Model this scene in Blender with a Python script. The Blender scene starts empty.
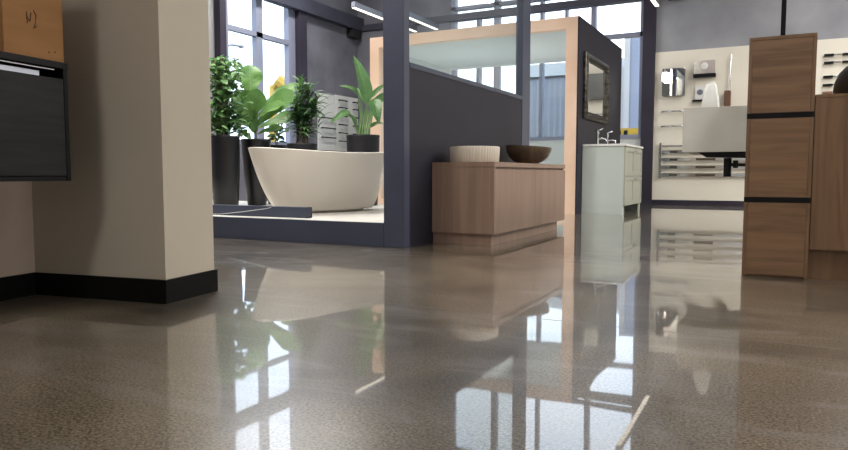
import bpy, bmesh, math, random
from mathutils import Vector, Matrix
random.seed(7)
C = bpy.context.scene.collection
sc = bpy.context.scene
PI = math.pi

# ------------------------------------------------------------------ camera geometry
CAM = Vector((0, 0, 0.5)); FPX = 685.0
YAW = math.radians(27.46); PITCH = math.radians(4.258)
FW = Vector((-math.sin(YAW)*math.cos(PITCH), math.cos(YAW)*math.cos(PITCH), -math.sin(PITCH)))
RT = Vector((math.cos(YAW), math.sin(YAW), 0)); UP = RT.cross(FW)
def at(x, y, depth):
    """point at a real distance in front of the viewpoint"""
    return CAM + (FW + RT*((x-424)/FPX) - UP*((y-225)/FPX))*depth

# ------------------------------------------------------------------ materials
def mat(name, col, rough=0.5, metal=0.0, spec=0.5, coat=0.0, coat_rough=0.05, trans=0.0):
    m = bpy.data.materials.new(name); m.use_nodes = True
    b = m.node_tree.nodes['Principled BSDF']
    b.inputs['Base Color'].default_value = (*col, 1)
    b.inputs['Roughness'].default_value = rough
    b.inputs['Metallic'].default_value = metal
    b.inputs['Specular IOR Level'].default_value = spec
    b.inputs['Coat Weight'].default_value = coat
    b.inputs['Coat Roughness'].default_value = coat_rough
    return m
def srgb(r, g, b):
    f = lambda c: (c/255/12.92) if c/255 <= 0.04045 else ((c/255+0.055)/1.055)**2.4
    return (f(r), f(g), f(b))
def noise_mat(name, cols, scale=(1,1,1), nscale=5.0, detail=6.0, rough=0.5, spec=0.5, bump=0.0, pos=(0.3, 0.7), distortion=0.0, **k):
    """object-space noise through a colour ramp"""
    m = mat(name, cols[0], rough, spec=spec, **k)
    nt = m.node_tree; N = nt.nodes; L = nt.links; b = N['Principled BSDF']
    tc = N.new('ShaderNodeTexCoord'); mp = N.new('ShaderNodeMapping'); mp.inputs['Scale'].default_value = scale
    no = N.new('ShaderNodeTexNoise'); no.inputs['Scale'].default_value = nscale; no.inputs['Detail'].default_value = detail
    no.inputs['Distortion'].default_value = distortion
    cr = N.new('ShaderNodeValToRGB')
    e = cr.color_ramp.elements
    e[0].position = pos[0]; e[1].position = pos[1]
    e[0].color = (*cols[0], 1); e[1].color = (*cols[-1], 1)
    if len(cols) == 3:
        q = cr.color_ramp.elements.new((pos[0]+pos[1])/2); q.color = (*cols[1], 1)
    L.new(tc.outputs['Object'], mp.inputs['Vector']); L.new(mp.outputs[0], no.inputs['Vector'])
    L.new(no.outputs['Fac'], cr.inputs['Fac']); L.new(cr.outputs['Color'], b.inputs['Base Color'])
    if bump:
        bp = N.new('ShaderNodeBump'); bp.inputs['Strength'].default_value = bump; bp.inputs['Distance'].default_value = 0.01
        L.new(no.outputs['Fac'], bp.inputs['Height']); L.new(bp.outputs[0], b.inputs['Normal'])
    return m
def emis(name, col, s):
    m = bpy.data.materials.new(name); m.use_nodes = True
    b = m.node_tree.nodes['Principled BSDF']
    b.inputs['Base Color'].default_value = (0.8, 0.8, 0.8, 1)
    b.inputs['Emission Color'].default_value = (*col, 1); b.inputs['Emission Strength'].default_value = s
    return m
def glass(name, tint=(1, 1, 1), refl=0.04, f90=1.0):
    m = bpy.data.materials.new(name); m.use_nodes = True
    nt = m.node_tree; N = nt.nodes; L = nt.links
    for n in list(N): N.remove(n)
    o = N.new('ShaderNodeOutputMaterial'); mx = N.new('ShaderNodeMixShader')
    t = N.new('ShaderNodeBsdfTransparent'); t.inputs[0].default_value = (*tint, 1)
    g = N.new('ShaderNodeBsdfGlossy'); g.inputs['Roughness'].default_value = 0.01
    lwt = N.new('ShaderNodeLayerWeight'); lwt.inputs['Blend'].default_value = 0.5
    pw_ = N.new('ShaderNodeMath'); pw_.operation = 'POWER'; pw_.inputs[1].default_value = 5.0
    mr = N.new('ShaderNodeMath'); mr.operation = 'MULTIPLY_ADD'; mr.inputs[1].default_value = f90; mr.inputs[2].default_value = refl
    L.new(lwt.outputs['Facing'], pw_.inputs[0]); L.new(pw_.outputs[0], mr.inputs[0])
    L.new(mr.outputs[0], mx.inputs[0]); L.new(t.outputs[0], mx.inputs[1]); L.new(g.outputs[0], mx.inputs[2]); L.new(mx.outputs[0], o.inputs[0])
    return m

def floor_mat():
    m = mat('polished_concrete', (0.1, 0.1, 0.1), 0.3)
    nt = m.node_tree; N = nt.nodes; L = nt.links; b = N['Principled BSDF']
    tc = N.new('ShaderNodeTexCoord')
    def noise(s, d, dist=0.0, rough=0.5):
        n = N.new('ShaderNodeTexNoise'); n.inputs['Scale'].default_value = s; n.inputs['Detail'].default_value = d
        n.inputs['Distortion'].default_value = dist; n.inputs['Roughness'].default_value = rough
        L.new(tc.outputs['Object'], n.inputs['Vector']); return n
    def ramp(src, p0, p1, c0, c1):
        r = N.new('ShaderNodeValToRGB'); e = r.color_ramp.elements
        e[0].position = p0; e[1].position = p1; e[0].color = (*c0, 1); e[1].color = (*c1, 1)
        L.new(src, r.inputs['Fac']); return r
    def mix(a, bb, f, mode='MIX'):
        x = N.new('ShaderNodeMix'); x.data_type = 'RGBA'; x.blend_type = mode
        L.new(a, x.inputs[6]); L.new(bb, x.inputs[7])
        if isinstance(f, float): x.inputs[0].default_value = f
        else: L.new(f, x.inputs[0])
        return x.outputs[2]
    big = ramp(noise(1.1, 6, 0.8).outputs['Fac'], 0.32, 0.68, (0.034, 0.027, 0.018), (0.125, 0.103, 0.073))
    fine = ramp(noise(150, 3, 0.0, 0.75).outputs['Fac'], 0.33, 0.66, (0.0, 0.0, 0.0), (2.8, 2.75, 2.7))
    col = mix(big.outputs['Color'], fine.outputs['Color'], 1.0, 'MULTIPLY')
    agg = N.new('ShaderNodeTexVoronoi'); agg.inputs['Scale'].default_value = 110
    L.new(tc.outputs['Object'], agg.inputs['Vector'])
    ar = ramp(agg.outputs['Distance'], 0.20, 0.38, (0.18, 0.17, 0.16), (1.1, 1.1, 1.1))
    # sel = ramp(noise(9, 3).outputs['Fac'], 0.5, 0.62, (1, 1, 1), (0, 0, 0))
    col = mix(col, ar.outputs['Color'], 0.75, 'MULTIPLY')
    # pale swirls left by the trowel
    st = N.new('ShaderNodeTexNoise'); st.inputs['Scale'].default_value = 1.6; st.inputs['Detail'].default_value = 4; st.inputs['Distortion'].default_value = 1.6
    mp = N.new('ShaderNodeMapping'); mp.inputs['Scale'].default_value = (1.0, 3.0, 1); mp.inputs['Rotation'].default_value = (0, 0, 0.5)
    L.new(tc.outputs['Object'], mp.inputs['Vector']); L.new(mp.outputs[0], st.inputs['Vector'])
    sr = ramp(st.outputs['Fac'], 0.52, 0.70, (0, 0, 0), (1, 1, 1))
    pale = N.new('ShaderNodeRGB'); pale.outputs[0].default_value = (0.22, 0.205, 0.185, 1)
    f2 = N.new('ShaderNodeMath'); f2.operation = 'MULTIPLY'; f2.inputs[1].default_value = 0.5; L.new(sr.outputs['Color'], f2.inputs[0])
    col = mix(col, pale.outputs[0], f2.outputs[0])
    L.new(col, b.inputs['Base Color'])
    b.inputs['Roughness'].default_value = 0.30
    b.inputs['Specular IOR Level'].default_value = 0.35
    b.inputs['Coat Weight'].default_value = 1.0; b.inputs['Coat IOR'].default_value = 1.5; b.inputs['Specular Tint'].default_value = (1, 1, 1, 1)
    cr = ramp(noise(1.5, 3).outputs['Fac'], 0.3, 0.7, (0.014, 0.014, 0.014), (0.040, 0.040, 0.040))
    L.new(cr.outputs['Color'], b.inputs['Coat Roughness'])
    bp = N.new('ShaderNodeBump'); bp.inputs['Strength'].default_value = 0.035; bp.inputs['Distance'].default_value = 0.02
    L.new(noise(2.2, 2).outputs['Fac'], bp.inputs['Height'])
    L.new(bp.outputs[0], b.inputs['Coat Normal'])
    return m

M = {}
M['floor'] = floor_mat()
M['navy'] = noise_mat('navy_plaster', [srgb(33, 31, 42), srgb(39, 37, 49)], nscale=1.5, rough=0.55, spec=0.3)
M['navy_wall'] = noise_mat('dark_wall_plaster', [srgb(98, 98, 107), srgb(132, 132, 141)], nscale=1.3, rough=0.7, spec=0.2, detail=8)
M['frame_navy'] = noise_mat('navy_frame_paint', [srgb(62, 67, 84), srgb(70, 75, 93)], nscale=3, rough=0.4, spec=0.4)
M['steel'] = noise_mat('dark_steel', [srgb(58, 58, 70), srgb(68, 68, 82)], nscale=2, rough=0.5)
M['column_dark'] = noise_mat('dark_column_paint', [srgb(46, 42, 54), srgb(58, 53, 66)], nscale=2, rough=0.6, spec=0.3)
M['alu'] = mat('grey_window_aluminium', srgb(132, 136, 154), 0.4)
M['concrete_wall'] = noise_mat('raw_concrete_wall', [srgb(136, 137, 142), srgb(160, 161, 166), srgb(180, 181, 186)], nscale=1.1, detail=9, rough=0.8, spec=0.2, pos=(0.25, 0.75))
M['cream'] = noise_mat('cream_paint', [srgb(184, 174, 158), srgb(190, 180, 164)], nscale=2, rough=0.65, spec=0.25)
M['pinkish'] = noise_mat('warm_plaster', [srgb(178, 160, 146), srgb(192, 174, 160)], nscale=4, rough=0.7, spec=0.2)
M['white_wall'] = mat('white_wall_paint', srgb(205, 206, 204), 0.6, spec=0.3)
M['grey_wall'] = mat('grey_wall_paint', srgb(150, 150, 152), 0.7)
M['ceiling'] = mat('dark_ceiling_paint', srgb(150, 150, 152), 0.8)
M['black'] = mat('black_satin', (0.008, 0.008, 0.009), 0.5, spec=0.15)
M['black_matte'] = mat('black_matte', (0.015, 0.014, 0.016), 0.6)
M['skirt'] = mat('black_skirting', (0.006, 0.006, 0.006), 0.55, spec=0.1)
M['chrome'] = mat('chrome', (0.75, 0.76, 0.78), 0.12, 1.0)
M['copper'] = mat('brushed_copper', (0.20, 0.11, 0.075), 0.4, 0.8)
M['mirror'] = mat('mirror_glass', (0.82, 0.84, 0.84), 0.01, 1.0)
M['tub'] = mat('matte_stone_resin', srgb(226, 218, 207), 0.45, spec=0.4)
M['tile'] = noise_mat('pale_platform_tile', [srgb(205, 203, 195), srgb(222, 220, 212)], nscale=3, rough=0.35)
M['pot'] = mat('black_glazed_pot', (0.006, 0.006, 0.008), 0.35, spec=0.4)
M['pot_matte'] = mat('charcoal_pot', (0.014, 0.014, 0.018), 0.5, spec=0.3)
M['soil'] = noise_mat('potting_soil', [(0.02, 0.013, 0.008), (0.06, 0.04, 0.025)], nscale=40, rough=0.95)
M['birch'] = noise_mat('pale_birch', [srgb(226, 192, 166), srgb(238, 208, 184)], scale=(1, 1, 1), nscale=2, rough=0.45, detail=3)
M['oak_v'] = noise_mat('walnut_veneer_upright', [srgb(128, 105, 91), srgb(138, 114, 99), srgb(147, 122, 107)], scale=(14, 14, 0.8), nscale=1.6, detail=7, rough=0.45, pos=(0.28, 0.72), distortion=0.5)
M['oak_h'] = noise_mat('oak_veneer_level', [srgb(108, 80, 56), srgb(130, 99, 72), srgb(142, 110, 82)], scale=(1.3, 1.3, 16), nscale=2.0, detail=7, rough=0.42, pos=(0.28, 0.72), distortion=0.7)
M['oak_r'] = noise_mat('oak_veneer_tall', [srgb(108, 80, 57), srgb(126, 96, 69), srgb(136, 105, 77)], scale=(12, 12, 1.0), nscale=1.8, detail=7, rough=0.42, pos=(0.28, 0.72), distortion=1.0)
M['darkwood'] = noise_mat('charcoal_woodgrain', [(0.007, 0.007, 0.007), (0.014, 0.014, 0.014), (0.022, 0.022, 0.022)], scale=(1.2, 1.2, 16), nscale=3, detail=6, rough=0.55, spec=0.2, pos=(0.25, 0.75))
M['card'] = noise_mat('cardboard', [srgb(140, 101, 66), srgb(155, 115, 77)], scale=(1, 1, 6), nscale=2.5, rough=0.85, spec=0.1)
M['ink'] = mat('marker_ink', (0.03, 0.015, 0.01), 0.8)
M['fluted'] = mat('pale_fluted_ceramic', srgb(206, 196, 182), 0.5)
M['bowl'] = noise_mat('dark_turned_wood', [(0.03, 0.02, 0.012), (0.14, 0.095, 0.055)], nscale=5, detail=5, rough=0.3, distortion=1.2)
M['sage'] = mat('pale_sage_lacquer', srgb(196, 204, 198), 0.4)
M['sage_d'] = mat('sage_door_lacquer', srgb(168, 170, 156), 0.4)
M['ceramic'] = mat('white_ceramic', srgb(235, 235, 232), 0.2)
M['board'] = mat('cream_display_board', srgb(240, 233, 217), 0.45)
M['board2'] = mat('white_display_board', srgb(222, 224, 220), 0.5)
M['basin'] = noise_mat('pale_concrete_basin', [srgb(196, 194, 187), srgb(206, 204, 197)], nscale=6, rough=0.7)
M['silver'] = noise_mat('aged_silver', [(0.010, 0.009, 0.008), (0.13, 0.12, 0.10)], nscale=22, rough=0.35, metal=0.75)
M['glass'] = glass('clear_glass', (0.93, 0.96, 0.96), f90=0.9)
M['winglass'] = glass('window_glass', (0.97, 0.99, 1.0), f90=0.5)
M['lamp'] = emis('lamp_diffuser_glow', (1.0, 0.90, 0.74), 1.8)
M['lamp_body'] = mat('lamp_grey_housing', srgb(120, 122, 132), 0.4)
M['cable'] = mat('white_cable', (0.7, 0.7, 0.7), 0.5)
def leaf_mat(name, c0, c1, sc_=6.0):
    m = noise_mat(name, [c0, c1], nscale=sc_, rough=0.42, spec=0.4)
    nt = m.node_tree; N = nt.nodes; L = nt.links
    b = N['Principled BSDF']; out = [n for n in N if n.type == 'OUTPUT_MATERIAL'][0]
    tr = N.new('ShaderNodeBsdfTranslucent'); mx = N.new('ShaderNodeMixShader'); mx.inputs[0].default_value = 0.35
    src = [n for n in N if n.type == 'VALTORGB'][0]
    L.new(src.outputs['Color'], tr.inputs['Color'])
    L.new(b.outputs[0], mx.inputs[1]); L.new(tr.outputs[0], mx.inputs[2]); L.new(mx.outputs[0], out.inputs[0])
    return m
M['fig'] = leaf_mat('fiddle_leaf_green', (0.07, 0.17, 0.045), (0.15, 0.29, 0.08))
M['ivy'] = leaf_mat('climber_green', (0.05, 0.14, 0.045), (0.16, 0.29, 0.10), 9)
M['drac'] = leaf_mat('dark_strap_green', (0.025, 0.075, 0.025), (0.09, 0.19, 0.06), 7)
M['stre'] = leaf_mat('banana_leaf_green', (0.055, 0.15, 0.05), (0.13, 0.27, 0.10), 5)
M['vein'] = mat('pale_leaf_vein', (0.17, 0.27, 0.10), 0.5)
M['stem'] = noise_mat('plant_stem', [(0.07, 0.16, 0.045), (0.16, 0.26, 0.09)], nscale=10, rough=0.5)
M['bark'] = noise_mat('cane_bark', [(0.10, 0.075, 0.05), (0.2, 0.16, 0.11)], nscale=20, rough=0.8)

# ------------------------------------------------------------------ mesh helpers
def box(bm, x0, x1, y0, y1, z0, z1, bev=0.0):
    vs = [bm.verts.new((x, y, z)) for x in (x0, x1) for y in (y0, y1) for z in (z0, z1)]
    idx = [(0,1,3,2), (4,6,7,5), (0,4,5,1), (2,3,7,6), (0,2,6,4), (1,5,7,3)]
    fs = [bm.faces.new([vs[i] for i in q]) for q in idx]
    if bev:
        es = list({e for f in fs for e in f.edges})
        bmesh.ops.bevel(bm, geom=es, offset=bev, segments=2, affect='EDGES', clamp_overlap=True)
    return bm
def B(*a, **k): return box(bmesh.new(), *a, **k)
def tube(bm, pts, r, n=8, cap=True):
    pts = [Vector(p) for p in pts]; rings = []
    rs = r if isinstance(r, (list, tuple)) else [r]*len(pts)
    for i, p in enumerate(pts):
        d = (pts[min(i+1, len(pts)-1)] - pts[max(i-1, 0)]).normalized()
        a = d.cross(Vector((0, 0, 1)))
        if a.length < 1e-3: a = d.cross(Vector((0, 1, 0)))
        a.normalize(); b = d.cross(a)
        rings.append([bm.verts.new(p + (a*math.cos(2*PI*k/n) + b*math.sin(2*PI*k/n))*rs[i]) for k in range(n)])
    for i in range(len(rings)-1):
        for k in range(n):
            f = bm.faces.new([rings[i][k], rings[i][(k+1) % n], rings[i+1][(k+1) % n], rings[i+1][k]]); f.smooth = True
    if cap:
        bm.faces.new(list(reversed(rings[0]))); bm.faces.new(rings[-1])
    return bm
def lathe(bm, prof, cx=0, cy=0, n=40, rad=None):
    """prof: (r, z) from bottom outside, may end with r=0"""
    rings = []
    for r, z in prof:
        if r < 1e-6: rings.append([bm.verts.new((cx, cy, z))])
        else:
            rings.append([bm.verts.new((cx + r*(rad(k, n, z) if rad else 1)*math.cos(2*PI*k/n), cy + r*(rad(k, n, z) if rad else 1)*math.sin(2*PI*k/n), z)) for k in range(n)])
    for a, b in zip(rings, rings[1:]):
        for k in range(n):
            k2 = (k+1) % n
            if len(a) == 1 and len(b) == 1: continue
            if len(a) == 1: f = bm.faces.new([a[0], b[k2], b[k]])
            elif len(b) == 1: f = bm.faces.new([a[k], a[k2], b[0]])
            else: f = bm.faces.new([a[k], a[k2], b[k2], b[k]])
            f.smooth = True
    return bm
def obj(name, bm, m, parent=None, world=True):
    """link one mesh object; mesh given in world coordinates unless world=False (parent space)"""
    if parent is not None and world:
        bmesh.ops.transform(bm, matrix=parent.matrix_basis.inverted() if parent.parent is None else (parent.parent.matrix_basis @ parent.matrix_basis).inverted(), verts=bm.verts)
    bmesh.ops.recalc_face_normals(bm, faces=bm.faces)
    for e in bm.edges:
        if len(e.link_faces) == 2 and e.calc_face_angle(0) > math.radians(38): e.smooth = False
    me = bpy.data.meshes.new(name); bm.to_mesh(me); bm.free()
    for mm in (m if isinstance(m, (list, tuple)) else [m]): me.materials.append(mm)
    o = bpy.data.objects.new(name, me); C.objects.link(o)
    if parent is not None: o.parent = parent
    return o
def thing(name, label, cat, loc=(0, 0, 0), rotz=0, group=None):
    o = bpy.data.objects.new(name, None); C.objects.link(o); o.empty_display_size = 0.1
    o.matrix_basis = Matrix.Translation(loc) @ Matrix.Rotation(rotz, 4, 'Z')
    o['label'] = label; o['category'] = cat
    if group: o['group'] = group
    return o
def tag(o, label, cat, group=None):
    o['label'] = label; o['category'] = cat
    if group: o['group'] = group
    return o
def struct(name, bm, m, parent=None, rotz=None, loc=None):
    o = obj(name, bm, m, parent, world=(parent is not None and rotz is None))
    if parent is None: o['kind'] = 'structure'
    if loc is not None: o.location = loc
    if rotz is not None: o.rotation_euler = (0, 0, rotz)
    return o

# ------------------------------------------------------------------ room shell
XL, YB, XR, YF, ZC = -7.7, 11.9, 5.5, -4.5, 5.2
struct('floor', B(XL-0.3, XR+0.2, YF-0.2, YB+0.3, -0.2, 0), M['floor'])
struct('ceiling', B(XL-0.3, XR+0.2, YF-0.2, YB+0.3, ZC, ZC+0.2), M['ceiling'])
struct('wall_right', B(XR, XR+0.2, YF, YB, 0, ZC), M['white_wall'])
struct('wall_front', B(XL-0.3, XR+0.2, YF-0.2, YF, 0, ZC), M['white_wall'])
# saw-cut joints in the slab, filled flush with pale sealant
bm = bmesh.new()
box(bm, XL, XR, 2.262, 2.265, 0.0, 0.0004); 
struct('trim_1', bm, mat('joint_sealant', (0.17, 0.155, 0.14), 0.4))
# left exterior wall with tall window
bm = bmesh.new()
W0, W1, WZ0, WZ1 = 8.04, 9.88, 0.98, 4.9
box(bm, XL-0.25, XL, 7.9, W0, 0, ZC)
box(bm, XL-0.25, XL, W1, YB+0.25, 0, ZC); box(bm, XL-0.25, XL, W0, W1, 0, WZ0); box(bm, XL-0.25, XL, W0, W1, WZ1, ZC)
struct('wall_left', bm, M['navy_wall'])
struct('wall_side', B(XL-0.25, XL, YF, 7.9, 0, ZC), M['grey_wall'])
def window(name, bars, pane, m_bar, loc):
    e = bmesh.new()
    for b_ in bars: box(e, *b_)
    o = struct(name, e, m_bar)
    g = obj('pane', B(*pane), M['winglass'], o)
    return o
window('window_1', [
    (XL-0.12, XL+0.02, 8.04, 8.20, WZ0, WZ1), (XL-0.10, XL+0.0, 8.87, 9.02, WZ0, WZ1), (XL-0.10, XL+0.0, 9.70, 9.88, WZ0, WZ1),
    (XL-0.08, XL-0.0, 8.20, 9.70, 2.745, 2.825), (XL-0.08, XL-0.0, 8.20, 9.70, WZ0, WZ0+0.07), (XL-0.08, XL, 8.2, 9.7, WZ1-0.07, WZ1)],
    (XL-0.19, XL-0.18, 8.05, 9.87, WZ0, WZ1), M['alu'], None)
struct('trim_2', B(XL, XL+0.10, 9.88, 10.09, 0, 3.36), M['column_dark'])
struct('trim_3', B(XL, XL+0.12, 7.92, 8.05, 0, ZC), M['column_dark'])
# ring beam along the left wall and the back wall
struct('trim_4', B(XL, XL+0.16, 7.0, YB, 3.36, 3.60), M['steel'])
bm = B(XL+0.16, XL+0.30, 11.45, 11.80, 3.18, 3.42)
bm = bmesh.new(); box(bm, XL, XL+0.15, 11.5, 11.80, 3.19, 3.36, 0.005)
struct('trim_5', bm, M['black_matte'])
# back wall
X0, X1 = -5.62, -2.09
bm = bmesh.new()
box(bm, XL-0.25, X0, YB, YB+0.25, 0, ZC)
box(bm, X0, X1, YB, YB+0.25, 4.95, ZC)
struct('wall_back', bm, M['navy_wall'])
struct('wall_back_low', B(X0, X1, YB, YB+0.25, 0, 1.10), M['white_wall'])
struct('wall_back_right', B(X1, XR+0.2, YB, YB+0.25, 0, ZC), M['concrete_wall'])
z0, z1 = 1.10, 4.95
window('window_2', [
    (X0, X0+0.09, YB+0.02, YB+0.14, z0, z1), (-4.755, -4.65, YB+0.02, YB+0.14, z0, z1), (-3.88, -3.82, YB+0.02, YB+0.14, z0, z1), (-5.10, -5.03, YB+0.02, YB+0.14, z0, 3.36),
    (-3.43, -3.385, YB+0.02, YB+0.14, 2.86, 3.36), (-2.975, -2.89, YB+0.02, YB+0.14, z0, z1), (X1-0.06, X1, YB+0.02, YB+0.14, z0, z1),
    (X0, X1, YB+0.02, YB+0.14, 2.785, 2.855), (X0, X1, YB+0.02, YB+0.14, 3.56, 3.625), (X0, X1, YB+0.02, YB+0.14, z1-0.06, z1),
    (X0, X1, YB-0.04, YB+0.14, z0, z0+0.06)],
    (X0, X1, YB+0.18, YB+0.19, z0, z1), M['alu'], None)
struct('trim_6', B(XL+0.16, X1, YB-0.06, YB+0.12, 3.36, 3.475), M['steel'])
struct('trim_7', B(-2.09, -1.895, YB-0.08, YB, 0, ZC), M['column_dark'])
struct('baseboard_back', B(-1.895, XR, YB-0.035, YB, 0, 0.07), M['column_dark'])

# ------------------------------------------------------------------ near-left wall stub, set at a slight angle
TH = math.radians(8.6); O = (-2.094, 1.867, 0)
def local(bm): return bm
struct('wall_return', B(-0.66, 0, 0, 0.305, 0, ZC), M['cream'], rotz=TH, loc=O)
struct('wall_near_left', B(-0.86, -0.66, -5.6, 0.305, 0, ZC), M['pinkish'], rotz=TH, loc=O)
bm = bmesh.new()
box(bm, -0.648, 0.010, -0.012, 0, 0.0, 0.092); box(bm, 0, 0.010, 0, 0.315, 0.0, 0.092); box(bm, -0.66, 0.0, 0.305, 0.315, 0, 0.092)
box(bm, -0.66, -0.648, -5.5, 0, 0.0, 0.092)
struct('baseboard_left', bm, M['skirt'], rotz=TH, loc=O)

# ------------------------------------------------------------------ wall-hung charcoal vanity with cardboard box
R = Matrix.Rotation(TH, 3, 'Z')
def lw(x, y, z): v = R @ Vector((x, y, z)); return (v.x+O[0], v.y+O[1], z)
cab = thing('wall_hung_vanity', 'charcoal woodgrain drawer cabinet hung on the wall at left, carrying a cardboard box', 'cabinet', lw(-0.45, -0.6, 0.475), TH)
# local frame: +x is the drawer front, +y the end near the return wall; origin at centre of underside
cx0, cx1, cyn, cyf, H = -0.198, 0.215, -0.62, 0.395, 0.400
bm = bmesh.new()
box(bm, cx0, cx1, cyf-0.018, cyf, 0, H, 0.001); box(bm, cx0, cx1, cyn, cyn+0.018, 0, H, 0.001)
box(bm, cx0, cx1-0.004, cyn+0.018, cyf-0.018, 0, 0.016); box(bm, cx0, cx0+0.015, cyn+0.018, cyf-0.018, 0.016, H)
obj('body', bm, M['black'], cab, world=False)
obj('top', B(cx0, cx1+0.002, cyn, cyf+0.002, H, H+0.022, bev=0.001), M['black'], cab, world=False)
dr = obj('drawer', B(cx1-0.02, cx1+0.001, cyn+0.02, cyf-0.020, 0.018, H-0.037, bev=0.0015), M['darkwood'], cab, world=False)
obj('handle', B(cx1-0.045, cx1-0.022, cyn+0.03, cyf-0.10, H-0.041, H-0.016, bev=0.001), mat('brushed_aluminium_grip', (0.55, 0.58, 0.66), 0.3, 0.6), dr, world=False)
bm = B(cx1-0.006, cx1-0.002, cyn+0.02, cyf-0.055, H-0.0095, H-0.006)
obj('light_strip', bm, mat('pale_edge_strip', (0.6, 0.6, 0.62), 0.3), cab, world=False)
bx = thing('cardboard_box', 'brown cardboard box with marker scribbles, standing on the charcoal wall cabinet', 'box', lw(-0.45, -0.6, 0.475+H+0.0225), TH)
by0, by1, bxx = 0.150, 0.393, 0.205
bm = B(-0.14, bxx, by0, by1, 0, 0.36, bev=0.002)
obj('carton', bm, M['card'], bx, world=False)
bm = B(-0.1395, bxx+0.0006, (by0+by1)/2-0.02, (by0+by1)/2+0.02, 0.3605, 0.361)
obj('tape', bm, mat('brown_packing_tape', srgb(150, 112, 66), 0.3), bx, world=False)
bm = bmesh.new()
X = bxx+0.001
def stroke(pts, r=0.0014): obj('marker_scribble', tube(bmesh.new(), [(X, y, z) for y, z in pts], r, 5), M['ink'], bx, world=False)
stroke([(by0+0.092, 0.150), (by0+0.094, 0.112)]); stroke([(by0+0.092, 0.135), (by0+0.104, 0.120), (by0+0.110, 0.150)])
stroke([(by0+0.120, 0.160), (by0+0.130, 0.145), (by0+0.124, 0.112), (by0+0.118, 0.100), (by0+0.132, 0.108)])
stroke([(by0+0.175, 0.030), (by0+0.181, 0.027)]); stroke([(by0+0.200, 0.034), (by0+0.206, 0.032)])
bm.free()

# ------------------------------------------------------------------ platform and navy partition frame
XF = -2.24
pl = thing('display_platform', 'low platform with pale tiled deck under the bathtub and pot plants', 'platform', (-4.4, 5.3, 0))
obj('deck', B(-6.9, XF-0.165, 4.052, 6.55, 0.0, 0.165), M['tile'], pl)
pt = thing('partition_frame', 'navy partition with square pillar, half-height wall and glazed upper part', 'partition', (XF, 4.1, 0))
obj('base_beam', B(-6.9, XF-0.16, 4.02, 4.05, 0, 0.165, bev=0.002), M['frame_navy'], pt)
obj('pillar', B(-2.40, XF, 4.02, 4.10, 0, 3.0, bev=0.003), M['frame_navy'], pt)
obj('half_wall', B(-2.30, XF-0.003, 4.10, 6.365, 0, 1.215), M['navy'], pt)
obj('cap_rail', B(-2.305, XF+0.002, 4.10, 6.365, 1.215, 1.25, bev=0.002), M['frame_navy'], pt)
obj('post', B(-2.31, XF+0.001, 6.366, 6.59, 0, 3.0, bev=0.003), M['frame_navy'], pt)
obj('header', B(-2.40, XF, 4.02, 6.57, 3.0, 3.14, bev=0.003), M['frame_navy'], pt)
obj('glass_pane', B(-2.278, -2.268, 4.10, 6.366, 1.25, 3.0), M['glass'], pt)
o = obj('low_plank', B(-5.6, -3.187, 4.19, 4.27, 0.1655, 0.247, bev=0.002), M['frame_navy'])
tag(o, 'low navy plank lying along the front of the pale platform', 'plank')
bm = tube(bmesh.new(), [(-4.25, 4.180, 0.170), (-4.05, 4.180, 0.174), (-3.8, 4.180, 0.200), (-3.55, 4.180, 0.232), (-3.50, 4.20, 0.250), (-3.47, 4.26, 0.2515), (-3.46, 4.29, 0.23), (-3.46, 4.40, 0.170), (-3.47, 4.50, 0.170)], 0.0025, 6)
tag(obj('cable', bm, M['cable']), 'thin white cable draped over the low navy plank', 'cable')

# bathtub
TX, TY, TZ = -3.64, 5.03, 0.166
tb = thing('bathtub', 'freestanding matte cream oval bathtub with a raised left end', 'bathtub', (TX, TY, TZ), math.radians(70))
def tub_mesh():
    bm = bmesh.new(); n = 72
    def rim(c): return 0.518 + 0.022*c*c + 0.010*max(0, -c)
    def ring(a0, a1, off0, h, extra=0.0, inner=0.0, zz=None):
        vs = []
        for k in range(n):
            t = 2*PI*k/n; c, s = math.cos(t), math.sin(t)
            ex = 0.43 - 0.08*c
            g = max(0, h)**ex if h < 1 else 1
            aL, aR, bR = 0.70, 0.68, 0.35
            aL0, aR0, b0 = 0.38, 0.46, 0.18
            rx = (aL0 + (aL-aL0)*g) if c < 0 else (aR0 + (aR-aR0)*g)
            # blend both halves smoothly
            ry = b0 + (bR-b0)*g
            rx -= inner; ry -= inner
            z = rim(c)*h if zz is None else zz
            vs.append(bm.verts.new((rx*c, ry*s, z + extra)))
        return vs
    rings = []
    # foot
    def foot(z, k_):
        return [bm.verts.new(((0.36 if math.cos(2*PI*k/n) < 0 else 0.44)*k_*math.cos(2*PI*k/n), 0.17*k_*math.sin(2*PI*k/n), z)) for k in range(n)]
    rings.append(foot(0.0, 1.0)); rings.append(foot(0.018, 1.0))
    for h in (0.04, 0.07, 0.12, 0.2, 0.3, 0.42, 0.55, 0.68, 0.8, 0.9, 0.97, 1.0): rings.append(ring(0, 0, 0, h))
    rings.append(ring(0, 0, 0, 1.0, 0.004, 0.006)); rings.append(ring(0, 0, 0, 1.0, 0.004, 0.016)); rings.append(ring(0, 0, 0, 1.0, -0.004, 0.022))
    for h in (0.9, 0.75, 0.6, 0.45, 0.3, 0.2): rings.append(ring(0, 0, 0, h, 0.02, 0.024))
    for a, b in zip(rings, rings[1:]):
        for k in range(n):
            f = bm.faces.new([a[k], a[(k+1) % n], b[(k+1) % n], b[k]]); f.smooth = True
    bm.faces.new(list(reversed(rings[0]))); bm.faces.new(rings[-1])
    return bm
obj('tub_shell', tub_mesh(), M['tub'], tb, world=False)
obj('drain', lathe(bmesh.new(), [(0.03, 0.128), (0.03, 0.134), (0.0, 0.136)], 0.1, 0, 20), M['chrome'], tb, world=False)

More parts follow.
